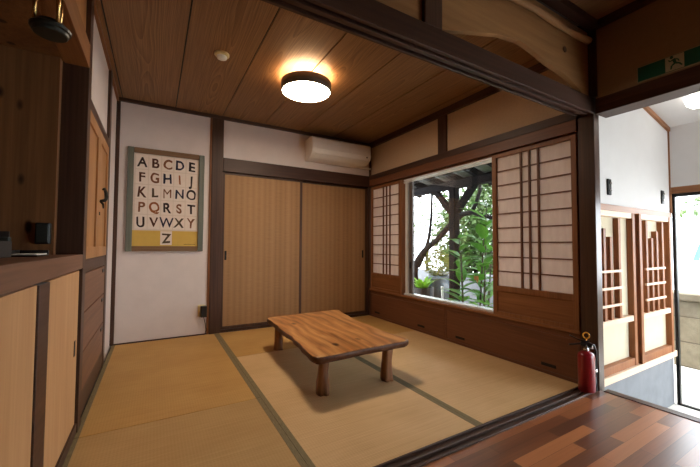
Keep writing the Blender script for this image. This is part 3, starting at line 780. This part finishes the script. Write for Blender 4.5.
# ------------------------------------------------------------------ window and shoji
w1 = thing('window_1', 'garden window with pale aluminium sash looking onto plants', 'window', (W+.08, -1.33, .366), None, 'structure')
ya, yb_ = -1.965, -.70
MB().box(W-.012, W+.075, yb_-.018, yb_, .366, 1.736).box(W-.0, W+.075, ya, ya+.012, .366, 1.736).build('wood_jamb', 'midZ', w1)
mb = MB()
xw = W+.075
mb.box(xw-.05, xw+.04, -2.64, -.04, .3665, .385).box(xw-.05, xw+.04, -2.64, -.04, 1.715, 1.736)
mb.box(xw-.03, xw+.03, -.76, -.718, .385, 1.715)
for z in (1.69, 1.70): mb.box(xw-.052, xw-.044, -2.64, -.04, z, z+.006, 0)
mb.build('window_frame', 'alu', w1)
s1 = MB().box(xw-.01, xw+.018, -.825, -.765, .386, 1.714).box(xw-.01, xw+.018, -.05, -.01, .386, 1.714).build('sash', 'bronze_alu', w1)
MB().box(xw-.024, xw-.01, -.80, -.785, .68, .76, .003).build('sash_latch', 'black', s1)
s2 = MB().box(xw-.012, xw+.016, -2.64, -2.60, .386, 1.714).box(xw-.012, xw+.016, -1.36, -1.356, .386, .39, 0).build('sash', 'alu', w1)
MB().box(xw+.002, xw+.007, -2.61, -.80, .386, 1.714, 0).build('glass_pane', 'glass', w1)

def shoji(y0, y1, label, ver, pz0, pz1, rows):
    t = thing('shoji_screen', label, 'shoji screen', (W+.03, (y0+y1)/2, .366), 'shoji screens beside the garden window')
    xa, xb = W-.014, W+.016; z0, z1 = .3665, 1.734
    mb = MB().box(xa, xb, y0, y0+.036, z0, z1).box(xa, xb, y1-.036, y1, z0, z1).box(xa, xb, y0+.036, y1-.036, pz1, z1).box(
        xa, xb, y0+.036, y1-.036, z0, z0+.03).box(xa, xb, y0+.036, y1-.036, pz0-.045, pz0)
    mb.build('frame', 'midZ', t)
    MB().box(xa+.01, xb-.008, y0+.03, y1-.03, z0+.025, pz0-.03).build('lower_panel', 'midY', t)
    MB().box(xb-.010, xb-.008, y0+.03, y1-.03, pz0-.01, pz1+.01, 0).build('paper', 'paper', t)
    mb = MB()
    for y in ver: mb.box(xa+.004, xb-.010, y-.0065, y+.0065, pz0, pz1, 0)
    for k in range(1, rows):
        z = pz0+(pz1-pz0)*k/rows; mb.box(xa+.008, xb-.010, y0+.036, y1-.036, z-.005, z+.005, 0)
    mb.build('lattice', 'lattice', t)
shoji(-.698, -.062, 'shoji screen in the back corner next to the reed doors', (-.339, -.408, -.477), .585, 1.70, 9)
shoji(-2.642, -1.968, 'shoji screen between the garden window and main post', (-2.225, -2.295, -2.366), .612, 1.705, 9)

# ------------------------------------------------------------------ exit sign
t = thing('exit_sign', 'dark green exit sign with running figure above the entrance lintel', 'sign', (W-.012, -3.16, 1.945))
MB().box(W-.012, W, -3.36, -2.992, 1.945, 2.042, .002).build('housing', 'sign_edge', t)
MB().box(W-.0135, W-.012, -3.355, -2.997, 1.95, 2.037, 0).build('sign_face', 'sign_green', t)
MB().box(W-.0145, W-.0135, -3.205, -3.125, 1.952, 2.035, 0).build('white_panel', 'sign_white', t)
def fig(u, v, w): return (W-.0145-w, -3.165-u, 1.994+v)   # figure runs in the plane of the sign
mb = MB()
def limb(a, b, w):
    a, b = Vector(a), Vector(b); d = (b-a).normalized(); nn = Vector((-d.y, d.x))*w/2
    mb.prism([tuple(a-nn), tuple(b-nn*.8), tuple(b+nn*.8), tuple(a+nn)], fig, 0, .001)
limb((-.004, .022), (.004, -.006), .015)
limb((.004, -.004), (-.012, -.014), .010); limb((-.012, -.014), (-.016, -.034), .008)
limb((.003, -.004), (.02, -.012), .010); limb((.02, -.012), (.032, -.028), .008)
limb((-.002, .019), (-.018, .012), .007); limb((-.018, .012), (-.026, .022), .006)
limb((-.002, .019), (.014, .014), .007); limb((.014, .014), (.02, .0), .006)
mb.prism([(-.012+.008*math.cos(2*PI*k/12), .033+.008*math.sin(2*PI*k/12)) for k in range(12)], fig, 0, .001)
mb.build('running_figure', 'sign_green', t)

# ------------------------------------------------------------------ extinguisher
ex, ey = 2.768, -2.716; ez = .009
t = thing('fire_extinguisher', 'red fire extinguisher standing on the threshold against the main post', 'fire extinguisher', (ex, ey, ez))
R = .048
MB().lathe([(0, 0), (R-.004, 0), (R, .006), (R, .222), (R-.003, .236), (R-.010, .245), (.022, .254), (.016, .258), (0, .258)], (ex, ey, ez), 36).build('cylinder', 'red', t)
MB().lathe([(.016, .288), (.018, .292), (.018, .305), (.014, .308), (.014, .325), (0, .325)], (ex, ey, ez-.03), 20).build('neck', 'steel', t)
dv = Vector((-.62, .78, 0)).normalized()
c = Vector((ex, ey, ez-.03))
MB().bar(c+Vector((0, 0, .325))-dv*.03, c+Vector((0, 0, .335))+dv*.03, .026, .028).bar(c+Vector((0, 0, .333))+dv*.02, c+Vector((0, 0, .318))+dv*.095, .018, .007).build('carry_handle', 'black', t)
MB().bar(c+Vector((0, 0, .348))-dv*.02, c+Vector((0, 0, .352))+dv*.03, .02, .007).bar(c+Vector((0, 0, .352))+dv*.03, c+Vector((0, 0, .378))+dv*.09, .018, .006).build('lever', 'black', t)
rc = c+Vector((0, 0, .385))-dv*.002
sdv = Vector((.5, -.866, 0)); pr_ = Vector((.43, -.9, 0))
MB().tube([rc+pr_*.017*math.cos(a)+Vector((0, 0, 1))*.019*math.sin(a) for a in [2*PI*k/16 for k in range(17)]], .0045, 8, caps=False).bar(rc-Vector((0, 0, .034)), rc-Vector((0, 0, .018)), .006, .006, (1, 0, 0)).build('safety_pin', 'yellow', t)
hp = [c+Vector(v) for v in ((.02, -.01, .325), (.055, -.02, .32), (.074, -.024, .28), (.076, -.022, .2), (.072, -.02, .12), (.068, -.02, .06))]
MB().tube(hp, .008, 10).build('hose', 'black', t)
MB().tube([hp[-1]+Vector((0, 0, .05)), hp[-1]+Vector((0, 0, -.035))], [.008, .013], 12).build('nozzle', 'black', t)
MB().box(ex+.045, ex+.07, ey-.035, ey-.005, ez+.115, ez+.135, .003).build('hose_clip', 'steel', t)
MB().tube([c+Vector((.012, -.014, .312)), c+Vector((.024, -.03, .312))], .011, 14).build('pressure_gauge', 'white_plastic', t)

# ------------------------------------------------------------------ garden
struct(MB().box(W+.14, 4.6, -2.6, 9, -.6, -.35, 0).box(4.6, 14, -1.2, 9, -.6, -.35, 0), 'ground', 'soil', 'bare garden ground outside the window', 'ground')
t = thing('veranda', 'weathered veranda roof on a braced post outside the window', 'veranda', (4.0, -.47, -.35))
MB().box(3.945, 4.055, -.525, -.415, -.35, 1.77, .006).build('post', 'veranda', t)
MB().box(3.95, 4.05, -2.4, 2.6, 1.762, 1.868, .005).build('beam', 'verandaY', t)
for s in (-1, 1):
    MB().bar((4.0, -.47+s*.05, 1.43), (4.0, -.47+s*.36, 1.78), .07, .085, (1, 0, 0)).build('brace', 'veranda', t)
for k in range(14):
    y = -2.3+.37*k
    MB().bar((3.03, y, 2.20), (4.40, y, 1.84), .06, .085).build('rafter', 'verandaY', t)
for k in range(4):
    x = 3.12+.38*k; z = 2.28-.2643*(x-2.98)
    MB().box(x-.03, x+.03, -2.4, 2.6, z-.02, z+.01).build('batten', 'verandaY', t)
mb = MB(); nn_ = 110; v0 = []
for i in range(nn_+1):
    y = -2.4+5.0*i/nn_; dz = .012*math.sin(i*1.6)
    v0.append((mb.bm.verts.new((3.015, y, 2.295+dz)), mb.bm.verts.new((4.44, y, 1.914+dz))))
for a, b in zip(v0, v0[1:]): mb.bm.faces.new((a[0], b[0], b[1], a[1]))
mb.build('roof_sheet', 'roof_sheet', t)

# garden wall
t = tag(MB().box(5.5, 5.62, -.9, 4.5, -.35, .42, .008).build('garden_wall', 'concrete'), 'low grey concrete wall behind the garden plants', 'wall')
def g(px_y, z, x): return (x, px_y, z)
# crooked tree
t = thing('garden_tree', 'crooked dark-trunked tree bending behind the veranda post', 'tree', (4.6, 1.02, -.35))
trunk = [(4.6, 1.0, -.36), (4.6, 1.03, .1), (4.6, 1.07, .45), (4.6, .98, .68), (4.6, .80, .86), (4.6, .48, 1.05), (4.6, .13, 1.33), (4.6, -.10, 1.46), (4.6, -.30, 1.475), (4.6, -.5, 1.40), (4.6, -.7, 1.355), (4.62, -1.0, 1.37)]
MB().tube(trunk, [.085, .075, .062, .056, .052, .048, .044, .042, .038, .03, .026, .02], 12, wob=.3).build('trunk', 'bark', t)
MB().tube([(4.6, -.27, 1.47), (4.62, -.34, 1.6), (4.62, -.42, 1.8), (4.6, -.44, 2.1), (4.55, -.4, 2.5)], [.034, .03, .028, .024, .018], 10, wob=.3).build('branch', 'bark', t)
MB().tube([(4.62, .98, .55), (4.66, .86, .8), (4.66, .74, 1.1), (4.64, .66, 1.45), (4.62, .62, 1.8), (4.6, .6, 2.2), (4.6, .55, 2.6)], [.035, .03, .027, .024, .022, .02, .016], 10, wob=.3).build('branch', 'bark', t)
def leaf_cloud(c, r, n_, L, seed, mb=None):
    rnd = random.Random(seed); mb = mb or MB()
    for _ in range(n_):
        while True:
            v = Vector((rnd.uniform(-1, 1), rnd.uniform(-1, 1), rnd.uniform(-1, 1)))
            if .15 < v.length < 1: break
        if mnoise.noise(v*2.2+Vector((seed, 0, 0))) < -.12: continue
        p = Vector(c)+Vector((v.x*r[0], v.y*r[1], v.z*r[2]))
        d = Vector((rnd.uniform(-1, 1), rnd.uniform(-1, 1), rnd.uniform(-.9, .4))).normalized()
        up = Vector((rnd.uniform(-.6, .6), rnd.uniform(-.6, .6), 1)); s = d.cross(up).normalized(); l = L*rnd.uniform(.6, 1.3)
        a = mb.bm.verts.new(p); b = mb.bm.verts.new(p+d*l*.5+s*l*.24); e = mb.bm.verts.new(p+d*l); f_ = mb.bm.verts.new(p+d*l*.5-s*l*.24)
        mb.bm.faces.new((a, b, e, f_))
    return mb
mb = leaf_cloud((5.0, .62, 2.0), (.4, .75, .75), 900, .07, 3)
leaf_cloud((5.0, -.5, 2.05), (.4, .95, .6), 800, .07, 4, mb)
mb.build('foliage', 'leaf_tree', t)
# trees beyond the wall
for i, (y, x, z, r, lab) in enumerate(((1.25, 6.6, 1.2, (.7, 1.15, 1.6), 'pale leafy tree beyond the garden wall at the window right edge'),
                                  (3.9, 7.6, 1.7, (.7, 1.2, 1.7), 'pale leafy tree beyond the garden wall at the window left side'))):
    t = thing('leafy_tree', lab, 'tree', (x, y, -.35), 'pale trees beyond the garden wall')
    MB().tube([(x, y, -.36), (x, y+.05, .6), (x+.05, y-.05, 1.6)], [.06, .05, .03], 8).build('trunk', 'bark', t)
    leaf_cloud((x, y, z), r, (13000, 1500)[i], (.16, .12)[i], 11+i).build('foliage', 'leaf_hedge', t)
# ginger plants
def ginger(x, y, h, leaves, label, seed, lean=(0, 0), L=.42, fl_=False):
    rnd = random.Random(seed)
    t = thing('ginger_plant', label, 'plant', (x, y, -.35), 'broad-leaved ginger plants outside the window')
    pts = [(x+lean[0]*(k/6)**1.5, y+lean[1]*(k/6)**1.5, -.35+(h+.35)*k/6) for k in range(7)]
    MB().tube(pts, [.014, .013, .012, .011, .010, .008, .005], 8).build('stem', 'stem', t)
    mb = MB()
    for i in range(leaves):
        f = .30+.70*i/(leaves-1); k = f*6; j = min(5, int(k)); q = Vector(pts[j]).lerp(Vector(pts[j+1]), k-j)
        a = (0 if i % 2 else PI)+rnd.uniform(-.7, .7)+seed
        d = Vector((math.cos(a)*.6, math.sin(a), rnd.uniform(.25, .8)))
        mb.leaf(q, d, (0, 0, 1), L*rnd.uniform(.75, 1.15), rnd.uniform(.12, .16), rnd.uniform(.2, .5), .2)
    mb.build('leaves', 'leaf_ginger', t)
    if fl_:
        MB().leaf((x-.1, y-.05, .62), (0, -.15, -1), (1, 0, 0), .11, .045, 0, .4).leaf((x-.1, y-.04, .62), (.1, .2, -1), (1, .3, 0), .09, .04, 0, .4).build('orange_bract', 'flower', t)
ginger(3.75, -.86, 1.05, 13, 'ginger plant with leaning stem just right of the veranda post', 1.2, (0, .08))
ginger(3.95, -1.00, 1.45, 16, 'tall ginger plant with broad leaves in middle of window right half', 2.1, (0, -.05))
ginger(3.70, -1.12, 1.20, 14, 'ginger plant with orange bract near window right edge', 3.3, (0, -.10), fl_=True)
ginger(4.15, -1.30, 1.55, 16, 'tall ginger plant farther back near window right edge', 4.4, (.0, .1))
ginger(4.35, -.74, 1.25, 13, 'ginger plant rising behind the veranda post', 5.7, (0, -.12))
ginger(4.45, -.95, 1.7, 18, 'tallest ginger plant behind the others against the pale trees', 7.3, (0, -.1), .5)
ginger(3.6, -.98, .85, 11, 'low ginger plant between the leaning one and the orange bract', 8.8, (0, .03), .38)
ginger(3.62, -1.25, .72, 6, 'short low ginger plant at lower right of the window', 6.1, (0, -.03), .34)
# potted plants
t = thing('potted_fern', 'bright yellow-green fern in dark pot at window lower left', 'plant', (3.85, .02, -.35))
MB().lathe([(0, -.35), (.12, -.35), (.16, .10), (.17, .32), (.15, .32), (.14, .26), (0, .25)], (3.85, .02, 0), 24).build('pot', 'pot_dark', t)
mb = MB(); rnd = random.Random(5)
for k in range(20):
    a = 2*PI*k/20+rnd.uniform(-.15, .15); up_ = rnd.uniform(.9, 2.2)
    mb.leaf((3.85+.03*math.cos(a), .02+.03*math.sin(a), .26), (math.cos(a), math.sin(a), up_), (0, 0, 1) if up_ < 5 else (1, 0, 0), rnd.uniform(.28, .42), .065, .35, .2)
mb.build('fronds', 'leaf_fern', t)
t = thing('garden_urn', 'grey-blue glazed urn standing left of the veranda post', 'urn', (4.25, .15, -.35))
MB().lathe([(0, -.35), (.13, -.35), (.16, -.2), (.22, .05), (.24, .2), (.2, .34), (.16, .40), (.18, .43), (.15, .43), (.13, .38), (0, .36)], (4.25, .15, 0), 28).build('body', 'pot_blue', t)
t = thing('potted_shrub', 'olive and yellow leafy shrub in pot behind the urn', 'plant', (4.75, .58, -.35))
MB().lathe([(0, -.35), (.14, -.35), (.2, .3), (.21, .42), (.18, .42), (.17, .36), (0, .36)], (4.75, .58, 0), 24).build('pot', 'pot_blue', t)
leaf_cloud((4.75, .55, .66), (.26, .34, .27), 700, .09, 8).build('foliage', 'leaf_bush', t)
t = thing('white_pipe', 'short white standpipe beside the veranda post', 'pipe', (3.85, -.46+.04, -.35))
MB().tube([(3.86, -.375, -.35), (3.86, -.375, .35)], .016, 12).build('pipe', 'white_pole', t)
MB().tube([(3.86, -.375, .34), (3.86, -.375, .37)], .022, 12).build('cap', 'white_pole', t)

# ------------------------------------------------------------------ street side
mb = MB().mat('stone').box(5.85, 6.15, -4.9, -1.25, GZ, .30, .01)
mb.box(5.82, 6.18, -4.9, -1.25, .30, .39, .012)
sw = mb.build('stone_wall', None, loc=(6, -3.5, GZ)); tag(sw, 'pale stone block wall outside the glass entrance door', 'wall')
t = thing('parked_van', 'white van with blue lettering parked beyond the stone wall', 'van', (9.0, -2.3, GZ))
prof = [(-4.3, -.25), (.0, -.25), (.1, .3), (-.25, .85), (-.5, 1.45), (-4.2, 1.5), (-4.3, 1.2)]
MB().prism(prof, lambda u, v, w: (w, u+.6, v), 8.6, 10.3).build('body', 'van_white', t)
MB().prism([(-.35, .85), (-.58, 1.35), (-1.3, 1.36), (-1.3, .85)], lambda u, v, w: (w, u+.6, v), 8.585, 8.605).build('side_window', 'window_dark', t)
for y in (-.2, -2.9): MB().tube([(8.62, y, -.22), (8.82, y, -.22)], .3, 24).build('wheel', 'rubber', t)
cu = bpy.data.curves.new('lettering', 'FONT'); cu.body = 'ic'; cu.size = .62; cu.extrude = .004; cu.offset = .012; cu.shear = .3
tmp = bpy.data.objects.new('lettering_tmp', cu); COL.objects.link(tmp)
dg = bpy.context.evaluated_depsgraph_get(); dg.update(); me = bpy.data.meshes.new_from_object(tmp.evaluated_get(dg))
bpy.data.objects.remove(tmp); bpy.data.curves.remove(cu)
org = ROOT[t.name]
for v in me.vertices:
    x, y, z = v.co; v.co = Vector((8.594-z, -1.72-x, .72+y))-org
me.materials.clear(); me.materials.append(M['lettering_blue'])
o = bpy.data.objects.new('lettering', me); COL.objects.link(o); o.parent = t; ROOT[o.name] = org
t = thing('street_hedge', 'pale leafy hedge across the street beyond the white van', 'hedge', (13, -1.5, GZ))
mb = MB()
leaf_cloud((12.5, -1.5, .9), (.8, 4.0, 1.5), 3000, .22, 21, mb)
mb.build('foliage', 'leaf_hedge', t)

# ------------------------------------------------------------------ light
wd = bpy.data.worlds.new('World'); SC.world = wd; wd.use_nodes = True
nt = wd.node_tree; nt.nodes.clear()
bg = nt.nodes.new('ShaderNodeBackground'); ow = nt.nodes.new('ShaderNodeOutputWorld')
bg.inputs[0].default_value = (.90, .95, 1.0, 1); bg.inputs[1].default_value = 7.5
nt.links.new(bg.outputs[0], ow.inputs[0])
sl = bpy.data.lights.new('sun', 'SUN'); sl.energy = 2.5; sl.angle = math.radians(3); sl.color = (1, .95, .86)
so = bpy.data.objects.new('sun', sl); COL.objects.link(so)
so.rotation_euler = Vector((.35, .2, -.9)).to_track_quat('-Z', 'Y').to_euler()

# ------------------------------------------------------------------ camera
cx, cy, cz, yaw, pit, rol, f = CAM = (.3155, -3.8606, .945, math.radians(30.126), math.radians(2.049), math.radians(.292), 335.83)
fw = Vector((math.sin(yaw)*math.cos(pit), math.cos(yaw)*math.cos(pit), math.sin(pit)))
r0 = Vector((math.cos(yaw), -math.sin(yaw), 0)); u0 = r0.cross(fw)
r = r0*math.cos(rol)+u0*math.sin(rol); u = -r0*math.sin(rol)+u0*math.cos(rol)
cam = bpy.data.cameras.new('camera'); co = bpy.data.objects.new('camera', cam); COL.objects.link(co)
co.matrix_world = Matrix(((r.x, u.x, -fw.x, cx), (r.y, u.y, -fw.y, cy), (r.z, u.z, -fw.z, cz), (0, 0, 0, 1)))
cam.sensor_fit = 'HORIZONTAL'; cam.sensor_width = 36; cam.lens = f*36/700; cam.clip_start = .02
SC.camera = co

SC.view_settings.view_transform = 'Standard'; SC.view_settings.look = 'None'
SC.view_settings.exposure = 0.45; SC.view_settings.gamma = 1; SC.view_settings.use_curve_mapping = False
cy_ = SC.cycles
cy_.use_denoising = True; cy_.max_bounces = 10; cy_.diffuse_bounces = 5; cy_.glossy_bounces = 4; cy_.transparent_max_bounces = 12
cy_.sample_clamp_indirect = 8; cy_.caustics_reflective = False; cy_.caustics_refractive = False
